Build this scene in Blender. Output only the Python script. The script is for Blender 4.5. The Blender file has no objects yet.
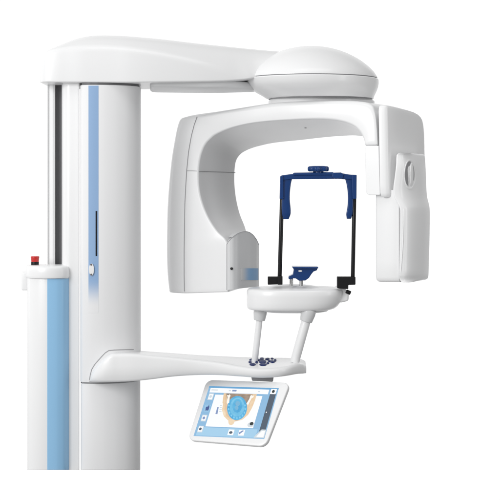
import bpy, bmesh, math
from mathutils import Vector
sc = bpy.context.scene
U = 0.004; D = 1500.0; HZ = 190.0; CZ = 280.0
col = sc.collection

# ------------------------------------------------------------------ helpers
def W(px, py, d=0.0):
    s = (D + d) / D
    return Vector(((px - 250) * s, d, CZ - (py - HZ) * s))
def onplane(px, py, o, n):
    c = Vector((0, -D, CZ)); r = Vector((px - 250, D, -(py - HZ)))
    t = (o - c).dot(n) / r.dot(n)
    return c + r * t
def link(name, verts, faces, mat, parent, sharp=38, bevel=0, seg=3, label=None, recalc=True):
    me = bpy.data.meshes.new(name)
    me.from_pydata([tuple(Vector(v) * U) for v in verts], [], faces)
    bm = bmesh.new(); bm.from_mesh(me)
    bmesh.ops.remove_doubles(bm, verts=bm.verts, dist=1e-6)
    if recalc: bmesh.ops.recalc_face_normals(bm, faces=bm.faces)
    bm.to_mesh(me); bm.free()
    for p in me.polygons: p.use_smooth = True
    if not bevel: me.set_sharp_from_angle(angle=math.radians(sharp))
    o = bpy.data.objects.new(name, me); col.objects.link(o)
    o.parent = parent
    me.materials.append(mat)
    if bevel:
        m = o.modifiers.new('bevel', 'BEVEL'); m.width = bevel * U; m.segments = seg
        m.limit_method = 'ANGLE'; m.angle_limit = math.radians(40); m.harden_normals = True
        for p in me.polygons: p.use_smooth = True
    if label: o['label'] = label
    return o
def roundring(pts, rad, k=4):
    """round the corners of a closed 3D polygon; rad = one radius or one per corner"""
    n = len(pts); out = []
    if not isinstance(rad, (list, tuple)): rad = [rad] * n
    for i in range(n):
        p = pts[i]; a = pts[i - 1] - p; b = pts[(i + 1) % n] - p
        ra = min(rad[i], a.length * .48); rb = min(rad[i], b.length * .48)
        A = p + a.normalized() * ra; B = p + b.normalized() * rb
        for j in range(k + 1):
            t = j / k
            w = 1 + (0.8284 - .5) * 0    # plain conic, w=.85 keeps it near a circle
            q0, q1, q2 = (1 - t) ** 2, 2 * t * (1 - t) * .75, t * t
            out.append((A * q0 + p * q1 + B * q2) / (q0 + q1 + q2))
    return out
def catmull(seq, sub):
    """seq: list of rings (lists of Vectors). chord-length Hermite interpolation"""
    n = len(seq); out = []
    T = [0.0]
    for i in range(1, n):
        T.append(T[-1] + max(1e-3, sum((a - b).length for a, b in zip(seq[i], seq[i - 1])) / len(seq[0])))
    for i in range(n - 1):
        h = T[i + 1] - T[i]
        for s in range(sub):
            t = s / sub; ring = []
            h00 = 2*t**3 - 3*t**2 + 1; h10 = t**3 - 2*t**2 + t; h01 = -2*t**3 + 3*t**2; h11 = t**3 - t**2
            for v in range(len(seq[0])):
                p0, p1 = seq[i][v], seq[i + 1][v]
                m0 = (p1 - seq[i - 1][v]) / (T[i + 1] - T[i - 1]) if i > 0 else (p1 - p0) / h
                m1 = (seq[i + 2][v] - p0) / (T[i + 2] - T[i]) if i < n - 2 else (p1 - p0) / h
                ring.append(p0 * h00 + m0 * (h10 * h) + p1 * h01 + m1 * (h11 * h))
            out.append(ring)
    out.append(list(seq[-1]))
    return out
def endcap(rings, r, k=4, which='both'):
    def cap(ring, prev):
        c = sum(ring, Vector()) / len(ring); pc = sum(prev, Vector()) / len(prev)
        dr = (c - pc).normalized(); res = []
        for j in range(1, k + 1):
            a = math.pi / 2 * j / k
            res.append([v + (c - v).normalized() * min((c - v).length * .9, r * (1 - math.cos(a))) + dr * r * math.sin(a) for v in ring])
        return res
    out = list(rings)
    if which in ('both', 'end'): out = out + cap(rings[-1], rings[-2])
    if which in ('both', 'start'): out = list(reversed(cap(rings[0], rings[1]))) + out
    return out
def loft(name, rings, mat, parent, sharp=38, bevel=0, label=None):
    n = len(rings[0]); V = [v for r in rings for v in r]; F = []
    for i in range(len(rings) - 1):
        for j in range(n):
            a = i * n + j; b = i * n + (j + 1) % n
            F.append((a, b, b + n, a + n))
    F.append(tuple(range(n))); F.append(tuple(range((len(rings) - 1) * n, len(rings) * n)))
    return link(name, V, F, mat, parent, sharp, bevel, label=label)
def prism_plan(name, plan, yt, yb, dref, mat, parent, bevel=1.0, rad=None, label=None, foot=False):
    """plan: (px, d) outline, extruded vertically between image rows yt and yb (read at depth dref)"""
    zt = W(0, yt, dref).z; zb = W(0, yb, dref).z
    r = [Vector((W(x, 0, d).x, d, 0)) for x, d in plan]
    if rad is not None: r = roundring(r, rad, 6)
    dense = []
    for i in range(len(r)):
        p, q = r[i], r[(i + 1) % len(r)]; m_ = min(12, max(1, int((q - p).length / 1.5)))
        dense += [p.lerp(q, j / m_) for j in range(m_)]
    r = dense
    b = min(bevel, (zt - zb) * .4); rings = []
    def inset(ring, q):
        c = sum(ring, Vector()) / len(ring)
        n = len(ring); out = []
        for i in range(n):
            e = (ring[(i + 1) % n] - ring[i - 1]).normalized(); nn = Vector((e.y, -e.x, 0))
            if nn.dot(ring[i] - c) < 0: nn = -nn
            out.append(ring[i] - nn * q)
        return out
    for j in range(5):
        a = math.pi / 2 * j / 4
        rings.append([v + Vector((0, 0, zb + b * (1 - math.sin(a)))) for v in inset(r, b * (1 - math.cos(math.pi/2 - (math.pi/2 - a))) if False else b * (1 - math.sin(a)) * 0 + b * (1 - math.cos(math.pi / 2 - a)) * 1)] if False else
                     [v + Vector((0, 0, zb + b * (1 - math.cos(a)))) for v in inset(r, b * (1 - math.sin(a)))])
    for j in range(5):
        a = math.pi / 2 * (1 - j / 4)
        rings.append([v + Vector((0, 0, zt - b * (1 - math.cos(a)))) for v in inset(r, b * (1 - math.sin(a)))])
    if foot:
        for rg in rings[:5]:
            for v in rg: v.z += W(0, yb, v.y).z - zb
    return loft(name, rings, mat, parent, label=label)
def prism_px(name, pts, d0, d1, mat, parent, bevel=.6, rad=None, label=None):
    """image outline at depth d0, extruded straight back to d1"""
    f = [W(x, y, d0) for x, y in pts]
    if rad is not None: f = roundring(f, rad, 5)
    n = len(f); V = f + [Vector((v.x, d1, v.z)) for v in f]
    F = [tuple(range(n)), tuple(range(n, 2 * n))] + [(i, (i + 1) % n, n + (i + 1) % n, n + i) for i in range(n)]
    return link(name, V, F, mat, parent, bevel=bevel, label=label)
def slab(name, pts3, nrm, th, mat, parent, bevel=0, label=None):
    n = len(pts3); V = list(pts3) + [p + nrm * th for p in pts3]
    F = [tuple(range(n)), tuple(range(n, 2 * n))] + [(i, (i + 1) % n, n + (i + 1) % n, n + i) for i in range(n)]
    return link(name, V, F, mat, parent, bevel=bevel, label=label)
def tube(name, pts, rad, mat, parent, n=20, caps=.5, label=None, sub=1):
    if not isinstance(rad, (list, tuple)): rad = [rad] * len(pts)
    rings = []; ref = None
    for i, p in enumerate(pts):
        t = (pts[min(i + 1, len(pts) - 1)] - pts[max(i - 1, 0)]).normalized()
        if ref is None:
            ref = Vector((0, 1, 0)) if abs(t.y) < .9 else Vector((1, 0, 0))
        x = (ref - t * ref.dot(t)).normalized(); ref = x; y = t.cross(x)
        rings.append([p + x * rad[i] * math.cos(2 * math.pi * k / n) + y * rad[i] * math.sin(2 * math.pi * k / n) for k in range(n)])
    if caps: rings = endcap(rings, caps, 3)
    return loft(name, rings, mat, parent, label=label)
def seam(pts, parent, r=.32, mat=None):
    return tube('seam', pts, r, mat or M['seam'], parent, n=8, caps=0)

# ------------------------------------------------------------------ materials
def mat(name, c, rough=.35, metal=0, coat=0, emit=None, es=1.0, noise=0.0, spec=.5):
    m = bpy.data.materials.new(name); m.use_nodes = True
    nt = m.node_tree; b = nt.nodes['Principled BSDF']
    b.inputs['Base Color'].default_value = (*c, 1); b.inputs['Roughness'].default_value = rough
    b.inputs['Metallic'].default_value = metal; b.inputs['Coat Weight'].default_value = coat
    b.inputs['Coat Roughness'].default_value = .12; b.inputs['Specular IOR Level'].default_value = spec
    if emit:
        b.inputs['Emission Color'].default_value = (*emit, 1); b.inputs['Emission Strength'].default_value = es
    if noise:
        tc = nt.nodes.new('ShaderNodeTexCoord'); nz = nt.nodes.new('ShaderNodeTexNoise')
        nz.inputs['Scale'].default_value = 9; nz.inputs['Detail'].default_value = 6
        nt.links.new(tc.outputs['Object'], nz.inputs['Vector'])
        mr = nt.nodes.new('ShaderNodeMapRange'); mr.inputs[3].default_value = rough - noise; mr.inputs[4].default_value = rough + noise
        nt.links.new(nz.outputs['Fac'], mr.inputs[0]); nt.links.new(mr.outputs[0], b.inputs['Roughness'])
        n2 = nt.nodes.new('ShaderNodeTexNoise'); n2.inputs['Scale'].default_value = 900; n2.inputs['Detail'].default_value = 2
        nt.links.new(tc.outputs['Object'], n2.inputs['Vector'])
        bp = nt.nodes.new('ShaderNodeBump'); bp.inputs['Strength'].default_value = .03; bp.inputs['Distance'].default_value = .0004
        nt.links.new(n2.outputs['Fac'], bp.inputs['Height']); nt.links.new(bp.outputs[0], b.inputs['Normal'])
    return m
def flat(name, c):     # lit pixels of the screen
    return mat(name, (.02, .02, .02), .5, emit=c, es=1.0, spec=.2)
M = dict(
    white=mat('white_lacquer', (.84, .842, .845), .34, noise=.05, coat=.25),
    column=mat('column_lacquer', (.83, .832, .838), .55, noise=.04, spec=.35),
    satin=mat('satin_white', (.78, .785, .79), .42, noise=.05),
    grey=mat('pale_grey_lacquer', (.66, .665, .67), .38, noise=.05, coat=.2),
    cover=mat('silver_grey_plastic', (.68, .685, .69), .4, noise=.04),
    seam=mat('seam_gap', (.34, .34, .35), .7),
    soft=mat('soft_seam', (.42, .42, .43), .6),
    groove=mat('dark_rail', (.13, .13, .135), .5, noise=.05),
    blue=mat('sky_blue_panel', (.30, .56, .82), .4, noise=.04, coat=.1),
    navy=mat('navy_plastic', (.003, .038, .165), .2, noise=.04, spec=.45),
    key=mat('navy_key', (.003, .018, .12), .5, spec=.08),
    black=mat('black_plastic', (.009, .009, .01), .4, noise=.05, spec=.25),
    rod=mat('black_rod', (.006, .006, .007), .3, spec=.35),
    red=mat('red_button', (.55, .015, .012), .3, coat=.4),
    chrome=mat('brushed_steel', (.55, .55, .55), .25, metal=1, noise=.05),
    vent=mat('grey_vent', (.30, .30, .31), .4, noise=.04),
)
# the printed blue stripe that fades out at its foot
def fade_mat(name, c, z0, z1, base, axis=2):
    m = mat(name, c, .5, spec=.35); nt = m.node_tree; b = nt.nodes['Principled BSDF']
    tc = nt.nodes.new('ShaderNodeTexCoord'); sp = nt.nodes.new('ShaderNodeSeparateXYZ')
    mr = nt.nodes.new('ShaderNodeMapRange'); mr.interpolation_type = 'SMOOTHSTEP'
    mr.inputs[1].default_value = z0; mr.inputs[2].default_value = z1
    mx = nt.nodes.new('ShaderNodeMix'); mx.data_type = 'RGBA'
    mx.inputs[6].default_value = (*base, 1); mx.inputs[7].default_value = (*c, 1)
    nt.links.new(tc.outputs['Object'], sp.inputs[0]); nt.links.new(sp.outputs[axis], mr.inputs[0])
    nt.links.new(mr.outputs[0], mx.inputs[0]); nt.links.new(mx.outputs[2], b.inputs['Base Color'])
    return m
M['stripe'] = fade_mat('blue_stripe_fade', (.28, .43, .66), W(0, 307, -44).z * U, W(0, 278, -44).z * U, (.81, .812, .82))

# ------------------------------------------------------------------ the machine
root = bpy.data.objects.new('dental_xray_machine', None); col.objects.link(root)
root.location = (0, 0, 0)
root['label'] = 'white dental panoramic x-ray machine with blue head support and tilted touchscreen'
root['category'] = 'x-ray machine'

# ---- rear mast
mast = prism_plan('mast', [(48, 50), (48, -9), (55, -12), (55, 2), (62, 2), (62, -33), (66, -39), (79.3, -40), (79.3, 50)], 83, 470, -10, M['white'], root, bevel=.3, rad=[2, 3, .6, .3, .3, .6, 3, 1, 2], foot=True)
prism_plan('rail_groove', [(55.3, 4), (55.3, -5), (61.7, -5), (61.7, 4)], 83.5, 469.6, -8, M['groove'], mast, bevel=.2, foot=True)

for xa, xb, dz in ((52.6, 55.2, -12.6), (61.8, 63.6, -34.5)):
    prism_plan('rail_lip', [(xa, dz + 8), (xa, dz), (xb, dz), (xb, dz + 8)], 83.4, 469.8, dz, M['grey'], mast, bevel=.2, rad=.4, foot=True)
prism_plan('rail_edge', [(47.2, 40), (47.2, -4), (48.6, -9.6), (48.6, 40)], 83.4, 469.8, -8, M['grey'], mast, bevel=.2, foot=True)

# ---- carriage (upper sliding part) and lower column
CP = [(80.3, 46), (80.3, -40), (81.6, -45.4), (88, -47.4), (98, -47.6), (110, -45.6), (122, -41), (132, -34), (138.6, -25), (140.8, -10), (140.8, 46)]
def front_d(px):
    for (a, da), (b, db) in zip(CP[1:], CP[2:]):
        if a <= px <= b and b > a: return da + (db - da) * (px - a) / (b - a)
    return -40
carr = prism_plan('column_carriage', CP, 85, 382.2, -44, M['column'], root, bevel=.8, rad=[1, 1.5, 2, 4, 6, 6, 6, 6, 6, 5, 3])
LP = [(80.8, 44), (80.8, -39), (82, -44), (88, -46), (98, -46.2), (110, -44.2), (122, -39.6), (132, -32.6), (138, -24), (140.3, -9), (140.3, 44)]
prism_plan('lower_column', LP, 383.6, 470, -44, M['column'], root, bevel=.6, rad=[1, 1.5, 2, 4, 6, 6, 6, 6, 6, 5, 3], foot=True)
prism_plan('column_joint', [(82, 43), (82, -43), (89, -45), (98, -45), (110, -43), (122, -38.6), (132, -31.5), (138, -22), (139.4, 43)], 381.8, 384, -44, M['seam'], root, bevel=.1)
prism_plan('column_collar', [(81.5, 44), (81.5, -44), (89, -46.5), (98, -46.8), (110, -44.8), (122, -40), (132, -33), (138.6, -22), (140, 44)], 82.2, 85.2, -44, M['groove'], root, bevel=.1)

from mathutils.bvhtree import BVHTree
def tree_of(o): return BVHTree.FromPolygons([(v.co / U) for v in o.data.vertices], [tuple(p.vertices) for p in o.data.polygons])
cbvh = tree_of(carr)
def chit(px, py):
    c = Vector((0, -D, CZ)); r = Vector((px - 250, D, -(py - HZ))).normalized()
    return cbvh.ray_cast(c, r)[:2]
def on_carriage(name, pts, mat_, parent, off=.25, th=.6, bevel=0):
    """a thin plate following the curved carriage front; pts = image outline rows (xl, xr, y)"""
    cols_ = 6; V = []; F = []
    for (xl, xr, y) in pts:
        for s in (0, 1):
            for i in range(cols_ + 1):
                x = xl + (xr - xl) * i / cols_; p, q = chit(x, y)
                V.append(p + q * (off if s == 0 else off - th))
    R = 2 * (cols_ + 1); n = len(pts); c1 = cols_ + 1
    for r in range(n - 1):
        for i in range(cols_):
            a = r * R + i
            F.append((a, a + 1, a + 1 + R, a + R)); F.append((a + c1, a + c1 + R, a + c1 + 1 + R, a + c1 + 1))
        F.append((r * R, r * R + R, r * R + R + c1, r * R + c1))
        F.append((r * R + cols_, r * R + cols_ + c1, r * R + cols_ + c1 + R, r * R + cols_ + R))
    for r in (0, n - 1):
        for i in range(cols_):
            a = r * R + i; F.append((a, a + 1, a + 1 + c1, a + c1))
    return link(name, V, F, mat_, parent)
on_carriage('blue_stripe', [(88.5, 98.5, y) for y in (85.6, 120, 160, 200, 240, 280, 313)], M['stripe'], carr, off=.12, th=.4)
on_carriage('indicator_slot', [(95.6, 97.2, y) for y in (211, 230, 256)], M['black'], carr, off=.3, th=.6)
sw = [W(91.6 + 2.6 * math.cos(a), 269.6 + (6.2 if True else 0) * math.sin(a), front_d(91.6) - .6) for a in [2 * math.pi * k / 28 for k in range(28)]]
key = slab('rocker_switch', sw, Vector((0, -1, 0)), 1.1, M['white'], carr, bevel=.5)
for yy in (264.6, 274.6):
    c = W(91.2, yy, front_d(91.6) - 1.6)
    tube('switch_mark', [c, c + Vector((0, -.4, 0))], .95, M['groove'], key, n=12, caps=0)

# ---- front pillar with the emergency button
PP = [(27, -14), (27, -36), (30, -45), (38, -50), (48, -51.5), (58, -50), (65, -46), (69, -38), (69.3, -14)]
pil = prism_plan('control_pillar', PP, 277.6, 470, -48, M['white'], root, bevel=.5, rad=[2, 4, 4, 4, 4, 4, 4, 4, 2], foot=True)
def pil_d(px):
    for (a, da), (b, db) in zip(PP[1:], PP[2:]):
        if a <= px <= b and b > a: return da + (db - da) * (px - a) / (b - a)
    return -38
V = []; F = []; xs = [47.3, 50, 53, 56, 59, 62, 64.5, 66.5, 68, 69.35]
for y in (278.6, 469.7):
    for o_ in (-.45, .5):
        for x in xs: V.append(W(x, y, pil_d(min(x, 69)) + o_))
n = len(xs)
for i in range(n - 1):
    F += [(i, i + 1, 2 * n + i + 1, 2 * n + i), (n + i, 3 * n + i, 3 * n + i + 1, n + i + 1), (i, n + i, n + i + 1, i + 1), (2 * n + i, 2 * n + i + 1, 3 * n + i + 1, 3 * n + i)]
F += [(0, 2 * n, 3 * n, n), (n - 1, 2 * n - 1, 4 * n - 1, 3 * n - 1)]
link('blue_panel', V, F, M['blue'], pil)
CPp = [(25.6, -13), (25.6, -37), (29, -47), (38, -52.5), (48, -54), (58, -52.5), (66, -48), (70, -39), (70.3, -13)]
def ring_plan(plan, y, dref, sc_=1.0, dx=0):
    z = W(0, y, dref).z; pts = [Vector((W(x, 0, d).x, d, z)) for x, d in plan]
    c = sum(pts, Vector()) / len(pts)
    pts = [c + (p - c) * sc_ for p in pts]
    for p in pts: p.z = z
    return roundring(pts, 4, 4)
rings = [ring_plan(CPp, y, -48, s) for y, s in ((278.2, .975), (277.6, .99), (276, 1.0), (272.5, 1.0), (269.2, .985), (267.4, .95), (266.3, .88), (265.7, .7), (265.4, .4))]
cap = loft('pillar_cap', rings, M['white'], pil, sharp=60)
c = W(35, 265.8, -32)
eb = tube('emergency_stop', [c + Vector((0, 0, -1)), c + Vector((0, 0, 3.6))], 3.9, M['black'], pil, caps=.5)
tube('stop_knob', [c + Vector((0, 0, 3.7)), c + Vector((0, 0, 7)), c + Vector((0, 0, 8.6))], [3.7, 4.0, 4.3], M['red'], eb, caps=.8)
c = W(45.5, 266, -40); tube('indicator_lamp', [c, c + Vector((0, 0, .9))], .9, M['seam'], pil, n=12, caps=.2)
prism_plan('side_bracket', [(21.5, -16), (21.5, -32), (28, -32), (28, -16)], 272, 290, -26, M['white'], pil, bevel=1.2, rad=2)

# ---- top arm
ST = [(39.4, 82.2, 79, 77, 38), (40.4, 82.2, 68, 65, 45), (44.2, 82.2, 53.5, 50.5, 49.5), (53, 82.2, 49, 46.6, 51), (67, 82.2, 47.3, 41, 51.5), (80, 82.2, 46.8, 37.2, 52), (93, 82.3, 46.6, 35.7, 52),
      (112, 82.4, 47, 35.8, 52), (132, 82.4, 48.8, 36.8, 52), (160, 82, 53, 39, 51), (195, 81.6, 61, 42.6, 48), (222, 81, 69, 45, 43), (242, 79.6, 75, 46.8, 37), (258, 77.6, 74, 48.2, 31), (280, 75, 70, 50, 26), (305, 72, 66, 52, 22)]
rings = []
for x, yb, ys, yt, w in ST:
    dc = 3 + 17 * max(0, (x - 140) / 165)
    xw = W(x, 0, -w).x
    zb = W(x, yb, dc - w).z; zs = W(x, ys, dc - w + 2).z; zt = W(x, yt - (0 if x < 50 else 1.2 if x < 60 else 2.2 if x < 100 else max(0, 2.3 - (x - 100) / 90)), dc - w * .5).z
    pts = [(dc - w + 1, zb), (dc - w + 1.6, zs), (dc - w * .52, zt - .7), (dc + w * .52, zt - .7), (dc + w - 1.6, zs), (dc + w - 1, zb)]
    rings.append(roundring([Vector((xw, a, b)) for a, b in pts], [1.6, 5, 16, 16, 5, 1.6], 6))
rings = catmull(rings, 4)
arm = loft('overhead_arm', rings, M['white'], root, sharp=50)
tray = prism_plan('arm_underside_tray', [(150, -34), (215, -26), (240, -10), (258, 10), (258, 40), (215, 60), (150, 48)], 79.5, 87.4, -30, M['satin'], root, bevel=4, rad=10)

# ---- rotor housing (disc) above the C-arm
def disc(name, prof, mat_, parent, sharp=38, n=96, dc=20, k=1.0):
    rings = []
    for cx, y, r in prof:
        z = W(cx, y, dc).z; xw = W(cx, 0, dc).x; r = r * (D + dc) / D
        rings.append([Vector((xw + r * math.cos(2 * math.pi * i / n), dc + r * k * math.sin(2 * math.pi * i / n), z)) for i in range(n)])
    return loft(name, rings, mat_, parent, sharp)
prof = []
for i in range(21):
    t = i / 20; r = 66.3 * t; prof.append((311, 46.3 + 31.5 * (1 - (1 - t ** 2.05) ** .78) , r))
prof[0] = (311, 46.3, .3)
prof += [(311, 78.4, 66.3), (311, 78.6, 64)]
dome = disc('rotor_housing_dome', prof, M['white'], root)
disc('housing_seam', [(311, 78.2, 65.4), (311, 79.6, 65.4)], M['seam'], dome)
disc('rotor_bowl', [(311, 79.2, 64), (311, 79.4, 66.6), (311.2, 80.2, 67.2), (312, 84, 66.5), (313.5, 88, 64.3), (316, 92.5, 60), (318, 95.5, 56.5), (319.5, 98, 54), (320.5, 99, 53)], M['white'], root)
neck = disc('rotor_neck', [(321, 98.2, 50.5), (321, 100, 51.5), (321.5, 101.5, 53), (321.5, 112, 53)], M['white'], root, k=.82)
disc('neck_seam', [(320.5, 98.6, 51.5), (320.5, 99.6, 51.5)], M['seam'], neck)

# ---- C-arm
a = math.radians(25); EX = Vector((math.cos(a), -math.sin(a), 0)); EY = Vector((math.sin(a), math.cos(a), 0))
C0 = Vector((W(311, 0, 20).x, 20, 0))
def L(px, py, yp): return onplane(px, py, C0 + EY * yp, EY)
T0, T1 = -45, 45
CS = [ # outer, crease, inner front, inner rear   (image points)
 ((166.3, 291), (184, 292), (229, 290.5), (244, 286)),
 ((164.8, 277), (184, 277), (229, 275), (246, 272)),
 ((164.0, 262), (184, 261), (229, 258), (248, 255)),
 ((163.8, 245), (184, 244), (226.5, 241), (248, 237)),
 ((164.0, 228), (184.2, 228), (217, 231), (246.4, 227)),
 ((164.4, 210), (184.4, 210), (207, 215), (241.5, 214)),
 ((165.4, 193), (185, 193), (200.3, 196), (238, 199)),
 ((166.8, 176), (186, 176), (198.3, 178), (236.3, 183)),
 ((168.8, 158), (187.6, 158), (199.6, 160), (236.5, 170)),
 ((171.4, 142), (190, 142), (204.5, 145.5), (238, 161)),
 ((174.4, 127), (193.6, 128), (212.5, 136.5), (242.5, 154.6)),
 ((177.6, 119), (196.5, 120), (219, 132.6), (248.5, 151)),
 ((183.5, 116.6), (199, 117), (227, 129.2), (255, 148.5)),
 ((193, 114.4), (205, 115.8), (236, 126.4), (262, 146.6)),
 ((215, 111.4), (220, 113), (250, 123.4), (272, 144.4)),
 ((240, 107.6), (243, 109.4), (268, 121.2), (284, 142.8)),
 ((268, 103.6), (270, 105.6), (290, 119.8), (302, 141)),
 ((300, 101), (301, 103.4), (312, 119), (322, 138.6)),
 ((335, 100.6), (335, 103), (330, 119.6), (342, 136.8)),
 ((362, 101.6), (360, 104.4), (344, 122), (362, 136.8)),
 ((372, 105), (369.5, 108), (353.5, 126), (381, 141)),
 ((375.6, 112), (374.2, 114), (359.5, 131.5), (390, 147)),
 ((377, 124), (376.2, 124), (363, 138), (398, 149)),
 ((378.2, 143.4), (377.4, 143.4), (364.2, 143.8), (403, 151)),
]
rings = []
for o, c, f, r in CS:
    left = o[0] < 182
    k = 1 if left else max(0, 1 - (o[0] - 182) / 90)
    A = L(*o, T0 + 3 + 9 * k); Cc = L(*c, T0); Fp = L(*f, T0)
    R = L(*r, T1)
    cut = 0 if o[0] < 350 else 6 if o[0] < 365 else 18 if o[0] < 373 else 32   # the right leg is thinner and stays inside the housing
    R = R - EY * cut
    OR = A + EY * (T1 - cut - (A - C0).dot(EY))
    rings.append(roundring([A, Cc, Fp, R, OR], [9 * k + 1.5, 4, 2.2, 6, 6], 5))
rings = catmull(rings, 5)
carm = loft('c_arm', endcap(rings, 1.6, 3), M['white'], root, sharp=45)
# seam lines of the c-arm: the edge strip and the joint across the leg
pts = [L(x, y, T0 - .02) for x, y in [(184.3, 291.5), (184, 275), (184, 250), (184.3, 228), (184.7, 205), (185.4, 190), (186.6, 170), (188.4, 152), (191.2, 136), (194, 125), (197, 116.6)]]
seam(pts, carm, .28)
pts = [L(186.6, 170.8, T0 + .1), L(192, 170.8, T0 - .05), L(197, 171, T0 + .1)] 
seam(pts, carm, .28)
V1 = L(199.2, 171.3, T0 + .6); V2 = L(235.2, 172.6, T1 - 3)
seam([V1, V1.lerp(V2, .5), V2], carm, .3)
# small screw mark under the beam
cr_ = Vector((305.5 - 250, D, -(128 - HZ))).normalized()
c, cn = tree_of(carm).ray_cast(Vector((0, -D, CZ)), cr_)[:2]
tube('screw', [c - cn * .5, c + cn * .25], 1.1, M['vent'], carm, n=16, caps=0)
# lower block of the right leg
def block_local(name, pts, y0, y1, mat_, parent, bevel=1.5, rad=None):
    f = [L(x, y, y0) for x, y in pts]
    if rad is not None: f = roundring(f, rad, 5)
    n = len(f); V = f + [v + EY * (y1 - y0) for v in f]
    F = [tuple(range(n)), tuple(range(n, 2 * n))] + [(i, (i + 1) % n, n + (i + 1) % n, n + i) for i in range(n)]
    return link(name, V, F, mat_, parent, bevel=bevel, seg=4)
block_local('leg_cover', [(364.8, 145.6), (378.6, 145.6), (380, 195), (366, 195)], T0, T1 - 30, M['white'], root, bevel=1.3, rad=[.6, .6, 1, 4])
block_local('leg_joint', [(366.5, 140), (377, 140), (377, 150), (366.5, 150)], T0 + .9, T1 - 32, M['seam'], root, bevel=.1)

# ---- tube housing: strip + side face
def xloc(px, py, yp): return (L(px, py, yp) - C0).dot(EX)
x0 = xloc(379, 150, T0); x1 = xloc(387.5, 150, T0 + 2)
def LP3(xl, yl, z): return C0 + EX * xl + EY * yl + Vector((0, 0, z))
def zrow(py, xl, yl):
    p = C0 + EX * xl + EY * yl; return CZ - (py - HZ) * (D + p.y) / D
# housing as a stack of plan rings
rings = []
for y, s0, bk in ((106.0, 4, 16), (106.3, 1.8, 24), (107.2, .7, 31), (109, .2, 36), (112, 0, 40), (118, 0, 43), (132, 0, 45), (160, 0, 45), (185, 0, 45), (193, .2, 45), (196, .8, 45), (197.2, 2.2, 44)):
    dx = (y - 150) * .018
    plan = [(x0 + dx + s0, T0 + s0), (x1 + dx - s0 * .5, T0 + 1 + s0), (x1 + dx + 5 - s0, T0 + 16 + s0), (x1 + dx + 12 - s0, bk - s0 - 6), (x1 + dx + 3 - s0, bk - s0 + 1), (x0 + dx + s0, bk - s0)]
    pts = [LP3(xl, yl, zrow(y, xl, -20) - (.04 * (yl - T0) + .0007 * (yl - T0) ** 2) * max(0, 1 - (y - 106) / 30)) for xl, yl in plan]
    rings.append(roundring(pts, [1, 2.6, 10, 8, 4, 2], 5))
house = loft('tube_housing', rings, M['white'], root, sharp=45)

# ---- tube head: front block and curved side shell
hx0 = xloc(375.2, 240, T0 + 6)
hx1 = xloc(400, 240, T0 + 6)
rings = []
for y, q in ((190, 0), (196, 0), (198, 0), (230, 0), (262, 0), (277, 0), (280, .6), (281.6, 1.8), (282.2, 3.6)):
    plan = [(hx0 + q, T0 + 6 + q), (hx1 - .7, T0 + 6 + q), (hx1 - .7, 24 - q), (hx0 + q, 24 - q)]
    rings.append(roundring([LP3(xl, yl, zrow(y, xl, T0 + 6)) for xl, yl in plan], [2.5, 1, 4, 4], 4))
head = loft('tube_head', rings, M['white'], root, sharp=45)
# side shell: rows (left px, right px)
rows = [(152.8, 400, 421.5), (153.6, 397.6, 423.6), (155.5, 396, 424.6), (165, 395.5, 425.2), (178, 394, 425.8), (190, 392.6, 426.2), (198, 394, 427), (203, 397, 428.2), (208, 399.2, 429.2),
        (216, 399.6, 429.6), (240, 399.4, 429.2), (262, 399, 428.6), (275, 398.8, 428.3), (279.5, 399.2, 428), (281.6, 400.5, 427), (282.6, 402.5, 425)]
rings = []
for y, xl_, xr_ in rows:
    q = 0 if 156 < y < 278 else 1.5
    A = L(xl_, y, T0 + 3 + q) ; B = L(xr_, y, 22 - q)
    ax = (A - C0).dot(EX); bx = (B - C0).dot(EX)
    z = A.z
    outx = max(ax, bx)
    plan = [(ax, T0 + 3 + q), (ax + (8.5 if y > 200 else 9.5) - q, T0 + 7 + q), (bx + 4.5 - q, -16), (bx + 3.4, 16 - q), (bx - 4, 22 - q), (ax, 22 - q)]
    rings.append(roundring([LP3(p, r_, z) for p, r_ in plan], [2, 12, 14, 5, 4, 2], 6))
rings = catmull(rings, 3)
shell = loft('tube_head_shell', rings, M['white'], root, sharp=50)
SH = shell

# ---- sensor cover at the foot of the left leg
us = [(226.8, -47), (229, -48), (233, -46), (238, -40), (243, -30), (248, -18), (253, -4), (256.5, 8), (258.8, 22), (259, 32)]
def topy(x):
    t = [(226.5, 244.5), (230, 239.6), (234, 236), (238, 233.4), (242, 231.9), (246, 231.4), (250, 232.6), (253.5, 235.4), (256.5, 239.6), (259, 245), (260, 248)]
    for (a_, b_), (c_, d_) in zip(t, t[1:]):
        if a_ <= x <= c_: return b_ + (d_ - b_) * (x - a_) / (c_ - a_)
    return 248
V = []; F = []; m = 24; nn = []
dense = []
for (xa, ya), (xb, yb2) in zip(us, us[1:]):
    for s in range(3): dense.append((xa + (xb - xa) * s / 3, ya + (yb2 - ya) * s / 3))
dense.append(us[-1])
for x, yl in dense:
    tb = topy(x); bb = 290 - (x - 227) / 32 * 3.6
    for j in range(m + 1): V.append(L(x, tb + (bb - tb) * j / m, yl))
nf = len(V); nb = len(dense)
for i, (x, yl) in enumerate(dense):
    for j in range(m + 1):
        V.append(V[i * (m + 1) + j] - EX * 7 + EY * (11 if i < 6 else 4))
for i in range(nb - 1):
    for j in range(m):
        q = i * (m + 1) + j
        F.append((q, q + 1, q + m + 2, q + m + 1)); F.append((nf + q, nf + q + m + 1, nf + q + m + 2, nf + q + 1))
    for j in (0, m):
        q = i * (m + 1) + j; F.append((q, q + m + 1, nf + q + m + 1, nf + q))
for i in (0, nb - 1):
    for j in range(m):
        q = i * (m + 1) + j; F.append((q, q + 1, nf + q + 1, nf + q))
cover = link('sensor_cover', V, F, M['cover'], root, sharp=50)
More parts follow.
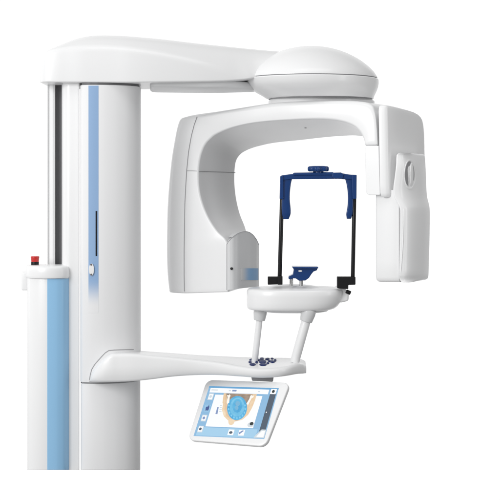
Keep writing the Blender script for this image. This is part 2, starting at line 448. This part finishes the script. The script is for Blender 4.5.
seam([V[i * (m + 1)] + Vector((0, -.1, .1)) for i in range(nb)], cover, .3, M['soft'])
seam([V[j] + Vector((-.1, -.1, 0)) for j in range(m + 1)], cover, .28, M['soft'])
def cov_d(x):
    for (xa, ya), (xb, yb2) in zip(us, us[1:]):
        if xa <= x <= xb: return ya + (yb2 - ya) * (x - xa) / (xb - xa)
Vv = []; Ff = []; xs = [241 + i * 1.0 for i in range(18)]
for y in (268.3, 280):
    for x in xs: Vv.append(L(x, y, cov_d(x) - .0) + Vector((.45, -.45, 0)))
for y in (268.3, 280):
    for x in xs: Vv.append(L(x, y, cov_d(x)) + Vector((-.5, .5, 0)))
n = len(xs)
for i in range(n - 1):
    Ff += [(i, i + 1, n + i + 1, n + i), (2 * n + i, 3 * n + i, 3 * n + i + 1, 2 * n + i + 1), (i, 2 * n + i, 2 * n + i + 1, i + 1), (n + i, n + i + 1, 3 * n + i + 1, 3 * n + i)]
Ff += [(0, n, 3 * n, 2 * n), (n - 1, 3 * n - 1, 4 * n - 1, 2 * n - 1)]
M['window'] = fade_mat('blue_window_fade', (.22, .42, .68), Vv[0].x * U, Vv[9].x * U, (.68, .685, .69), axis=0)
link('blue_window', Vv, Ff, M['window'], cover)
c = L(231.6, 268.6, cov_d(231.6) - .3); tube('sensor_eye', [c + EY * .6, c - EY * .5], 1.35, M['black'], cover, n=14, caps=.1)

# ---- oval vent on the tube head
# (placed on the shell's side surface)
me_v = [(v.co / U) for v in SH.data.vertices]
from mathutils.bvhtree import BVHTree
bvh = BVHTree.FromPolygons(me_v, [tuple(p.vertices) for p in SH.data.polygons])
def hit(px, py, tree=None):
    c = Vector((0, -D, CZ)); r = Vector((px - 250, D, -(py - HZ))).normalized()
    loc, nrm, i, dist = (tree or bvh).ray_cast(c, r)
    return loc, nrm
def oval(cx, cy, rx, ry, off, n=36, tree=None, shear=0):
    pts = []; nr = hit(cx, cy, tree)[1]
    for k in range(n):
        t = 2 * math.pi * k / n; p, nn_ = hit(cx + rx * math.cos(t) + shear * math.sin(t), cy + ry * math.sin(t), tree)
        pts.append(p + nr * off)
    return pts, nr
rim, nr = oval(410, 174.5, 6, 15, .2)
n_ = len(rim); cen = sum(rim, Vector()) / n_
rs = [rim, [p + nr * .3 for p in rim], [cen + (p - cen) * .94 + nr * .4 for p in rim], [cen + (p - cen) * .88 + nr * .3 for p in rim], [cen + (p - cen) * .86 - nr * .2 for p in rim]]
vr = loft('oval_vent', [[p - nr * .8 for p in rim]] + rs, M['white'], root)
def pov(cx, cy, rx, ry, off, n=36):
    return [onplane(cx + rx * math.cos(2 * math.pi * k / n), cy + ry * math.sin(2 * math.pi * k / n), cen + nr * off, nr) for k in range(n)]
p2 = pov(409.6, 174.5, 4.6, 13.2, .3)
loft('vent_recess', [p2, [p + nr * .25 for p in p2]], M['vent'], vr)
fn = []
for q, k_ in ((.3, 1), (1.2, .93), (1.9, .7), (2.3, .35), (2.35, .1)):
    p3 = pov(411.4, 174.5, 2.2, 12.4, q); c3 = sum(p3, Vector()) / len(p3)
    fn.append([c3 + (p - c3) * k_ for p in p3])
loft('vent_fin', fn, M['white'], vr, sharp=70)
# moulding line down the tube head
pts = [hit(x, y)[0] + Vector((0, -.05, 0)) for x, y in [(403.6, 209), (403.4, 225), (403, 240), (402, 255), (400.9, 270), (400.3, 277)]]
tube('moulded_ridge', pts, [.3, .55, .6, .6, .5, .3], M['white'], shell, n=10, caps=.2)

# ---- chin table
def table_ring(xl_, xr_, y, ry, dref=-10, n=64, e=2.5):
    cx = (xl_ + xr_) / 2; rx = (xr_ - xl_) / 2; z = W(0, y, dref).z; R = []
    cxw = W(cx, 0, dref).x; rxw = rx * (D + dref) / D
    for k in range(n):
        t = 2 * math.pi * k / n; c_, s_ = math.cos(t), math.sin(t)
        R.append(Vector((cxw + rxw * math.copysign(abs(c_) ** (2 / e), c_), dref + ry * math.copysign(abs(s_) ** (2 / e), s_), z)))
    return R
rings = [table_ring(*r) for r in ((252, 326, 309.2, 25), (249, 331, 309, 27.5), (247.4, 334.5, 307.8, 29.3), (246.9, 337.5, 305.5, 30.3), (246.8, 341, 301, 31), (246.8, 343.6, 295, 31.6), (246.9, 344.6, 290.6, 31.6), (247.8, 344.2, 289, 30.8), (249.6, 342.8, 288.1, 29.4), (253, 339.5, 287.6, 27), (268, 325, 287.2, 18))]
table = loft('chin_table', rings, M['white'], root, sharp=60)
rings = [table_ring(*r) for r in ((262, 322, 287.9, 21), (264, 320, 287.4, 20), (270, 315, 286, 17.5), (278, 307, 284.9, 12), (286, 299, 284.4, 6))]
loft('chin_table_pad', rings, M['white'], table, sharp=60)
prism_px('table_ear', [(337, 288), (345, 288), (349, 293), (348.6, 301), (340, 303), (335, 300)], -24, 14, M['white'], table, bevel=2, rad=2)
# underside ledge
rings = [table_ring(*r) for r in ((268, 322, 312, 16), (262, 327, 311, 20), (258, 330, 308.6, 22))]
loft('table_underside', rings, M['satin'], table, sharp=60)

# ---- support tubes
for (p0, p1, r, cc, cr) in (((259.6, 318), (254.6, 362), 3.2, (261, 311.2, 320), 6.6), ((306.6, 319), (294.6, 362), 4.6, (307.6, 311, 321), 7.2)):
    dd = -14 if p0[0] < 280 else -30
    dd2 = dd + 2
    A = W(*p0, dd); B = W(*p1, dd2); A2 = A + (A - B).normalized() * 8
    t_ = tube('support_tube', [A2, B], r, M['white'], root, n=32, caps=.3)
    C1 = W(cc[0], cc[1], dd); ax = (A - B).normalized()
    mid = A + ax * 1.0
    tube('tube_collar', [mid - ax * 2.6, mid + ax * 3.6, mid + ax * 8], [cr * .86, cr, cr], M['grey'], t_, n=32, caps=.8)

# ---- lower arm
LA = [ # x, top back y, top front y, bottom y, d front, d back
 (89.6, 377, 379.5, 381.6, -50, -38), (91.2, 370, 374, 382, -55, -34), (95.5, 364, 367, 382.2, -59, -30), (102.5, 357, 360, 382.2, -62, -26), (110, 351.6, 354.4, 382.2, -63, -22), (118, 350.5, 353.4, 382.1, -63, 0), (132, 350.4, 353.4, 381.6, -63, 10),
 (150, 351.6, 355, 379.8, -62, 14), (172, 353, 357, 377, -61, 16), (195, 354.6, 359.4, 375.5, -60, 18), (218, 355.6, 362, 375.4, -61, 20), (240, 356.4, 366, 376.8, -64, 22), (258, 356.8, 368.4, 378, -66, 22), (275, 357, 368, 377.6, -64, 22), (288, 357.2, 366, 376, -58, 20), (297, 357.8, 364, 374.4, -48, 14), (303, 358.6, 364.5, 374, -38, 8), (305.5, 359.6, 366, 373.6, -32, 2)]
rings = []
for x, tb, tf, bt, df, db in LA:
    xw = W(x, 0, df).x
    h = W(x, tf, df).z - W(x, bt, df).z
    pts = [Vector((xw, df + 3, W(x, bt, df + 3).z)), Vector((xw, df, W(x, bt - (bt - tf) * .35, df).z)), Vector((xw, df + 1.6, W(x, tf, df + 1.6).z)), Vector((xw, db, W(x, tb, db).z)), Vector((xw, db, W(x, bt, df).z))]
    rings.append(roundring(pts, [2.5, 5, 4, 6, 4], 5))
rings = catmull(rings, 4)
larm = loft('lower_arm', endcap(rings, 1.0, 3), M['white'], root, sharp=50)
lb = BVHTree.FromPolygons([(v.co / U) for v in larm.data.vertices], [tuple(p.vertices) for p in larm.data.polygons])
# dark gap around the arm's root on the carriage
rp = [(89.4, 380.6), (90.2, 375), (91.6, 369.6), (94.6, 364.6), (98, 360.6), (101.6, 356.6), (105, 353), (108.6, 350.6), (114, 350), (120, 349.8), (127, 349.6), (133.5, 349.6)]
rp = [(a_[0] + (b_[0] - a_[0]) * k / 4, a_[1] + (b_[1] - a_[1]) * k / 4) for a_, b_ in zip(rp, rp[1:]) for k in range(4)] + [rp[-1]]
seam([chit(x, y)[0] for x, y in rp], larm, .4)
# buttons
def button(cx, cy, rx, ry, mat_='navy', hgt=1.0, rot=0):
    n = 20; nr = hit(cx, cy, lb)[1]; pts = []
    for k in range(n):
        t = 2 * math.pi * k / n; ex_ = rx * math.cos(t); ey_ = ry * math.sin(t)
        dx = ex_ * math.cos(rot) - ey_ * math.sin(rot); dy = ex_ * math.sin(rot) * .6 + ey_ * math.cos(rot)
        pts.append(hit(cx + dx * 1.15, max(cy + dy * 1.4, 357.9), lb)[0])
    c = sum(pts, Vector()) / n
    b_ = [[p - nr * .4 for p in pts], [p + nr * hgt * .7 for p in pts], [c + (p - c) * .85 + nr * hgt for p in pts]]
    return loft('button', b_, M['key'], larm)
for zx, zy, zr, zs, zrot in ((202, 121, 17, 4, -.15), (188, 137, 9, 5, .3), (204, 152, 17, 5, 0), (229, 138, 8, 5, -.3), (240, 124, 9, 4, -.4), (262, 116, 10, 7, 0), (266, 134, 20, 7, 0), (269, 152, 20, 5.5, 0), (299, 143, 8, 4.5, -.3),
                             (296, 117, 12, 4, -.2), (308, 129, 9, 4, .4), (327, 134, 14, 4.5, .1), (345, 125, 7, 5, -.4), (326, 115, 8, 3, .1)):
    args = (220 + zx / 6.25, 340.4 + zy / 6.25, zr / 6.25, zs / 6.25, 'navy', .7, zrot)
    button(*args)

# ---- blue head support
N = M['navy']; hd = -30
def P(x, y, d=hd): return W(x, y, d)
frame = prism_px('head_support_bar', [(281, 175.4), (292, 173.9), (333, 173.3), (341, 173), (349, 174.4), (356, 175), (356, 180), (345, 179.4), (338, 178.8), (292, 179.3), (281, 180.6)], hd - 4, hd + 6, N, root, bevel=1.0)
prism_px('bar_sleeve', [(293, 172.6), (334, 172.0), (334, 175.4), (293, 175.8)], hd - 5.2, hd + 7, N, frame, bevel=1.5)
prism_px('end_clip', [(332.5, 172.6), (341, 172.4), (344, 174), (343, 178.6), (335, 178.9), (332, 177)], hd - 5.4, hd + 6.4, N, frame, bevel=.9)
c = P(318.3, 168.8)
kp = tube('knob_stem', [P(318.3, 174), P(318.3, 170)], 5.2, N, frame, caps=0)
rr = []
for z, s in ((-2.6, .86), (-1.8, .97), (0, 1), (1.6, .97), (2.4, .88), (2.8, .6)):
    rr.append([c + Vector(((9.6 + .9 * math.cos(8 * t)) * s * math.cos(t), (9.6 + .9 * math.cos(8 * t)) * s * math.sin(t), z)) for t in [2 * math.pi * k / 96 for k in range(96)]])
loft('adjusting_knob', rr, N, frame, sharp=60)
def temple(name, rows, dd):   # rows: xl, xr, y, thickness in depth
    rings = []
    for xl_, xr_, y, th in rows:
        q = [W(xl_, y, dd - th), W(xr_, y, dd - th), W(xr_, y, dd + th), W(xl_, y, dd + th)]
        rings.append(roundring(q, 1.3, 3))
    return loft(name, endcap(catmull(rings, 4), .8, 3), N, frame, sharp=50)
temple('temple_pad', [(281.6, 293, 176.5, 4.5), (281.8, 291.3, 182, 5), (282, 290.2, 190, 5.5), (281.8, 289.8, 199, 5.5), (281.6, 290.6, 208, 5.2), (282, 290.6, 214, 5), (282.8, 289, 218.4, 4)], hd + 2)
temple('temple_pad', [(344, 354, 176.5, 4.5), (346, 353.6, 182, 5), (347.4, 353.4, 190, 5.5), (348, 353.4, 199, 5.5), (347.2, 353, 208, 5.2), (346.2, 352.6, 214, 5), (346.6, 351.4, 218, 4)], hd + 2)
prism_px('rod_clamp', [(280.2, 176), (283.4, 176), (283.6, 199), (279.6, 199)], hd - 5.5, hd + 2, N, frame, bevel=.7)
prism_px('rod_clamp', [(351.6, 174.6), (356.8, 174.8), (356.6, 199), (352.6, 199)], hd - 5.5, hd + 2, N, frame, bevel=.8)
rod1 = tube('support_rod', [P(282, 198), P(279.6, 279)], 2.05, M['rod'], root, n=16)
rod2 = tube('support_rod', [P(354.4, 197), P(352.8, 277)], 1.95, M['rod'], root, n=16)
prism_px('rod_holder', [(267.8, 276.8), (282.4, 276.8), (282.4, 284.4), (267.8, 284.8)], hd - 4, hd + 5, M['black'], root, bevel=.7)
prism_px('rod_block', [(277.6, 276.2), (282.6, 276.2), (282.6, 284.8), (277.6, 284.8)], hd - 5.4, hd + 4, M['black'], root, bevel=.6)
prism_px('rod_holder', [(337.2, 276.8), (355.6, 276.8), (355.6, 284.8), (348.4, 285), (348.4, 289.2), (337.2, 288.4)], hd - 4, hd + 5, M['black'], root, bevel=.7)
c = P(348.9, 292.4, hd + 2); tube('clamp_screw', [c + Vector((-2.4, 0, 1)), c + Vector((1.2, 0, -.6))], 2.0, M['black'], root, n=16)

# ---- blue chin rest
chin = prism_px('chin_rest', [(292.8, 266.6), (295, 267.2), (308, 267.6), (317.8, 267.6), (317, 270.4), (313.6, 271.6), (311.6, 274), (309, 278), (305.4, 280.6), (299, 280.8), (296, 278.6), (293.4, 278.4), (290.8, 279.4), (288.4, 279), (288.8, 276.4), (293, 274.6), (293.8, 270)], hd - 5, hd + 9, N, root, bevel=.8)
prism_px('chin_cup', [(292, 266.8), (318.4, 267), (318.2, 268.6), (293, 268.6)], hd - 8, hd + 12, N, chin, bevel=.6)
for x in (291.4, 301.2):
    tube('chin_pin', [P(x, 277), P(x, 286)], 1.7, M['chrome'], chin, n=16, caps=0)
el = [P(300.2 + 2.0 * math.cos(t), 271 + .8 * math.sin(t), hd - 5.1) for t in [2 * math.pi * k / 20 for k in range(20)]]
slab('painted_glint', el, Vector((0, -1, 0)), .25, M['white'], chin)  # white ellipse painted in as a small highlight on the chin rest

# ---- touchscreen tablet
TO = W(247, 412, -62)
tu = Vector((80, -43, -4)); tv = Vector((19, 30, 60))
tu.normalize(); tv = (tv - tu * tv.dot(tu)).normalized(); tn = tu.cross(tv)
if tn.y > 0: tn = -tn          # towards the camera
def TP(px, py, off=0): return onplane(px, py, TO, tn) + tn * off
cs = [TP(206.5, 379.6), TP(290, 382.6), TP(265.4, 446.4), TP(187.4, 440)]
body = roundring(cs, 7, 6)
ce = sum(body, Vector()) / len(body)
tr = []
for off, s in ((-5.2, .97), (-4.6, .99), (-3.6, 1), (-.8, 1), (-.2, .993), (0, .98), (0, .9)):
    tr.append([ce + (p - ce) * s + tn * off for p in body])
tab = loft('touchscreen', tr, M['white'], root, sharp=50)
def scr(name, pts, colr, off, parent=None, th=.18):
    p3 = [TP(x, y, off) for x, y in pts]
    return slab(name, p3, tn, th, colr, parent or tab)
S = dict(blue=flat('pix_blue', (.25, .47, .70)), lblue=flat('pix_pale_blue', (.36, .60, .80)), white=flat('pix_white', (.92, .93, .95)), dk=flat('pix_slate', (.07, .10, .14)), gray=flat('pix_grey', (.62, .68, .72)),
         tissue=flat('pix_tan', (.55, .36, .20)), skin=flat('pix_sand', (.78, .56, .36)), brown=flat('pix_brown', (.27, .19, .13)), cyan=flat('pix_cyan', (.06, .38, .68)), cy2=flat('pix_light_cyan', (.13, .47, .74)), navy=flat('pix_navy', (.05, .09, .28)),
         pink=flat('pix_mauve', (.22, .30, .52)), tooth=flat('pix_tooth', (.20, .58, .85)), tint=flat('pix_tint', (.17, .42, .68)), black=flat('pix_black', (.02, .03, .03)), bone=flat('pix_bone', (.93, .90, .84)), edge=flat('pix_edge_blue', (.13, .36, .62)))
def Q(u, v):   # screen coordinates 0..1 across, 0..1 down
    TL, TR, BR, BL = (209.4, 386.2), (278.8, 388.3), (264.2, 439), (193.6, 436)
    a_ = (TL[0] + (TR[0] - TL[0]) * u, TL[1] + (TR[1] - TL[1]) * u); b_ = (BL[0] + (BR[0] - BL[0]) * u, BL[1] + (BR[1] - BL[1]) * u)
    return (a_[0] + (b_[0] - a_[0]) * v, a_[1] + (b_[1] - a_[1]) * v)
def rect(name, u0, v0, u1, v1, c, off): return scr(name, [Q(u0, v0), Q(u1, v0), Q(u1, v1), Q(u0, v1)], S[c], off)
def qell(name, u, v, ru, rv, c, off, n=32, rot=0):
    pts = []
    for k in range(n):
        t = 2 * math.pi * k / n; a_, b_ = ru * math.cos(t), rv * math.sin(t)
        pts.append(Q(u + a_ * math.cos(rot) - b_ * math.sin(rot), v + a_ * math.sin(rot) + b_ * math.cos(rot)))
    return scr(name, pts, S[c], off)
rect('display', 0, 0, 1, 1, 'blue', -.05)
rect('display_edge', 0, 0, 1, .03, 'edge', .16)
rect('title_bar', .03, .035, .87, .125, 'white', .16)
rect('title_text', .05, .065, .14, .085, 'gray', .36)
rect('title_text', .30, .07, .33, .09, 'gray', .36); rect('title_text', .35, .062, .41, .092, 'pink', .36); rect('title_text', .72, .07, .75, .09, 'gray', .36)
rect('scan_view', .125, .165, .80, .80, 'white', .16)
rect('side_panel', .90, .10, .985, .93, 'dk', .16)
rect('bottom_bar', .03, .82, .87, .985, 'lblue', .16)
scr('corner_tab', [Q(.87, .93), Q(.93, .82), Q(.995, .82), Q(.995, .985), Q(.85, .985)], S['gray'], .36)
scr('corner_tab', [Q(.90, .93), Q(.94, .85), Q(.985, .85), Q(.985, .97), Q(.885, .97)], S['white'], .56)
for v, c in ((.21, 'gray'), (.44, 'navy'), (.64, 'pink'), (.86, 'dk')):
    rect('icon', .035, v - .065, .105, v + .065, 'gray' if c != 'navy' else 'lblue', .36)
    rect('icon_face', .043, v - .05, .097, v + .05, 'white' if c != 'navy' else 'blue', .56)
    qell('icon_glyph', .07, v, .018, .028, c, .76, 14)
scr('icon_glyph', [Q(.045, .49), Q(.10, .49), Q(.10, .42), Q(.085, .37), Q(.075, .45)], S['navy'], .78)
rect('icon', .90, .02, .98, .12, 'white', .36); qell('icon_glyph', .94, .07, .02, .03, 'black', .56, 14)
for u in (.51, .66):
    rect('icon', u - .04, .845, u + .04, .955, 'white', .36)
qell('icon_glyph', .51, .905, .024, .026, 'dk', .56, 14)
scr('icon_glyph', [Q(.63, .94), Q(.625, .90), Q(.665, .855), Q(.69, .86)], S['pink'], .56)
qell('icon', .755, .735, .045, .05, 'gray', .36, 20)
qell('icon_glyph', .765, .715, .026, .034, 'black', .56, 14)
qell('cursor_dot', .925, .48, .008, .012, 'white', .36, 10)
# jaw picture
def Z(x, y): return (180 + x / 4.545, 375 + y / 4.545)
def zp(name, pts, c, off): return scr(name, [Z(*p) for p in pts], S[c], off)
def zell(name, cx, cy, rx, ry, c, off, n=36, rot=0.0):
    pts = []
    for k in range(n):
        t = 2 * math.pi * k / n; a_, b_ = rx * math.cos(t), ry * math.sin(t)
        pts.append((cx + a_ * math.cos(rot) - b_ * math.sin(rot), cy + a_ * math.sin(rot) + b_ * math.cos(rot)))
    return zp(name, pts, c, off)
def mottled(name, c0, c1, scale):
    m = flat(name, c0); nt = m.node_tree; b = nt.nodes['Principled BSDF']
    tc = nt.nodes.new('ShaderNodeTexCoord'); nz = nt.nodes.new('ShaderNodeTexNoise'); nz.inputs['Scale'].default_value = scale; nz.inputs['Detail'].default_value = 4
    cr = nt.nodes.new('ShaderNodeMapRange'); cr.inputs[1].default_value = .36; cr.inputs[2].default_value = .64
    mx = nt.nodes.new('ShaderNodeMix'); mx.data_type = 'RGBA'; mx.inputs[6].default_value = (*c0, 1); mx.inputs[7].default_value = (*c1, 1)
    nt.links.new(tc.outputs['Object'], nz.inputs['Vector']); nt.links.new(nz.outputs['Fac'], cr.inputs[0]); nt.links.new(cr.outputs[0], mx.inputs[0])
    nt.links.new(mx.outputs[2], b.inputs['Emission Color']); return m
S['tissue'] = mottled('pix_tissue', (.70, .49, .30), (.80, .60, .42), 30)
S['brown'] = mottled('pix_shade', (.22, .16, .12), (.38, .29, .22), 30)
S['skin'] = mottled('pix_rim', (.78, .56, .34), (.86, .70, .50), 30)
S['cyan'] = mottled('pix_model', (.06, .35, .64), (.11, .46, .73), 40)
S['cy2'] = mottled('pix_model_inner', (.12, .46, .72), (.20, .55, .78), 40)
S['tint'] = mottled('pix_palate', (.15, .44, .67), (.22, .44, .62), 60)
zp('jaw_tissue', ((200, 84), (350, 88), (341, 118), (328, 150), (310, 182), (284, 204), (250, 212), (218, 206), (200, 188), (192, 162), (194, 128)), 'tissue', .36)
zp('jaw_rim', ((350, 88), (341, 118), (328, 150), (310, 182), (284, 204), (262, 210), (276, 196), (298, 176), (315, 146), (326, 116), (331, 88)), 'skin', .46)
zp('jaw_rim', ((200, 84), (209, 84), (205, 128), (203, 160), (210, 184), (230, 203), (218, 205), (200, 187), (192, 162), (194, 128)), 'skin', .46)
zp('jaw_shade', ((212, 86), (331, 90), (320, 116), (304, 132), (284, 108), (252, 103), (232, 116), (219, 134)), 'brown', .56)
zp('jaw_tip', ((221, 200), (252, 206), (248, 216), (244, 224), (236, 229), (227, 228), (222, 221), (221, 212)), 'skin', .6)
zell('dental_model', 261, 152, 45, 55, 'cyan', .78, 44, .12)
zell('dental_model', 262, 148, 33, 43, 'cy2', .96, 40, .12)
zell('dental_model', 263, 142, 22, 31, 'cyan', 1.14, 36, .12)
for k in range(11):
    t = math.pi * (-.08 + 1.16 * k / 10)
    zell('tooth', 261 + 38 * math.cos(t), 152 + 46 * math.sin(t), 3.6, 4.6, 'tooth', 1.14, 12)
zell('palate_tint', 265, 132, 10, 12, 'tint', 1.32, 20); zell('palate_tint', 260, 152, 8, 9, 'tint', 1.32, 18)
zp('bone', ((216, 92), (222, 95), (229, 90), (232, 97), (228, 104), (226, 128), (218, 134), (215, 128), (219, 104)), 'bone', 1.2)
zp('bone', ((326, 92), (331, 97), (338, 96), (336, 104), (328, 108), (312, 138), (304, 134), (318, 110), (321, 100)), 'bone', 1.2)
zp('tool_strip', ((182, 132), (198, 131), (191, 170), (176, 178)), 'white', 1.0)
for k in range(4): zp('tool_mark', ((184 - k, 140 + 9 * k), (194 - k, 139.5 + 9 * k), (194 - k, 142 + 9 * k), (184 - k, 143 + 9 * k)), 'gray', 1.2)
zp('tool_strip', ((172, 148), (178, 148), (172, 180), (163, 179)), 'pink', 1.0)
# bracket that carries the tablet under the arm
prism_px('screen_bracket', [(251, 376), (274, 375), (273, 382), (252, 381)], -50, -34, M['vent'], root, bevel=1)

# ------------------------------------------------------------------ camera
cd = bpy.data.cameras.new('camera'); cam = bpy.data.objects.new('camera', cd); col.objects.link(cam)
cam.location = (0, -D * U, CZ * U); cam.rotation_euler = (math.radians(90), 0, 0)
cd.sensor_width = 36; cd.lens = 36 * D / 500; cd.shift_y = -(250 - HZ) / 500; cd.clip_end = 200
sc.camera = cam

# ------------------------------------------------------------------ studio light
w = bpy.data.worlds.new('World'); sc.world = w; w.use_nodes = True
nt = w.node_tree; bg = nt.nodes['Background']
tc = nt.nodes.new('ShaderNodeTexCoord'); sp = nt.nodes.new('ShaderNodeSeparateXYZ')
nt.links.new(tc.outputs['Generated'], sp.inputs[0])
def mrange(src, a0, a1, b0, b1):
    m = nt.nodes.new('ShaderNodeMapRange'); m.interpolation_type = 'SMOOTHSTEP'
    m.inputs[1].default_value = a0; m.inputs[2].default_value = a1; m.inputs[3].default_value = b0; m.inputs[4].default_value = b1
    nt.links.new(src, m.inputs[0]); return m.outputs[0]
def mth(op, a_, b_):
    m = nt.nodes.new('ShaderNodeMath'); m.operation = op
    for i, v in enumerate((a_, b_)):
        if isinstance(v, (int, float)): m.inputs[i].default_value = v
        else: nt.links.new(v, m.inputs[i])
    return m.outputs[0]
back = mrange(sp.outputs[1], .72, .9, 0, 1)            # the white backdrop behind the machine
rest = mth('ADD', mrange(sp.outputs[2], -.6, .9, .34, .56), mrange(sp.outputs[0], -1, .6, .36, -.12))
m_ = nt.nodes.new('ShaderNodeMix'); nt.links.new(back, m_.inputs[0]); nt.links.new(rest, m_.inputs[2]); m_.inputs[3].default_value = 1.02
nt.links.new(m_.outputs[0], bg.inputs['Strength']); bg.inputs['Color'].default_value = (1, 1, 1, 1)
def area(name, loc, tgt, size, power):
    l = bpy.data.lights.new(name, 'AREA'); l.shape = 'RECTANGLE'; l.size, l.size_y = size; l.energy = power
    o = bpy.data.objects.new(name, l); col.objects.link(o); o.location = loc
    o.rotation_euler = (Vector(tgt) - Vector(loc)).to_track_quat('-Z', 'Y').to_euler(); return o
area('key_softbox', (-3.3, -4.3, 2.6), (0, 0, 1.0), (1.8, 2.4), 130)
area('right_fill', (2.1, -1.5, 1.2), (0.75, 0.15, 1.05), (.4, 1.6), 8)  # unseen fill, added to brighten the side of the tube head
area('left_back_fill', (-2.7, 1.3, 1.5), (-.35, .25, 1.0), (.6, 2.0), 3.5)  # unseen fill, added to lift surfaces facing left and back
area('top_softbox', (.3, -1.6, 4.0), (.2, 0, 1), (2.6, 1.2), 14)
sc.view_settings.view_transform = 'Standard'; sc.view_settings.look = 'None'; sc.view_settings.exposure = .04; sc.view_settings.gamma = 1
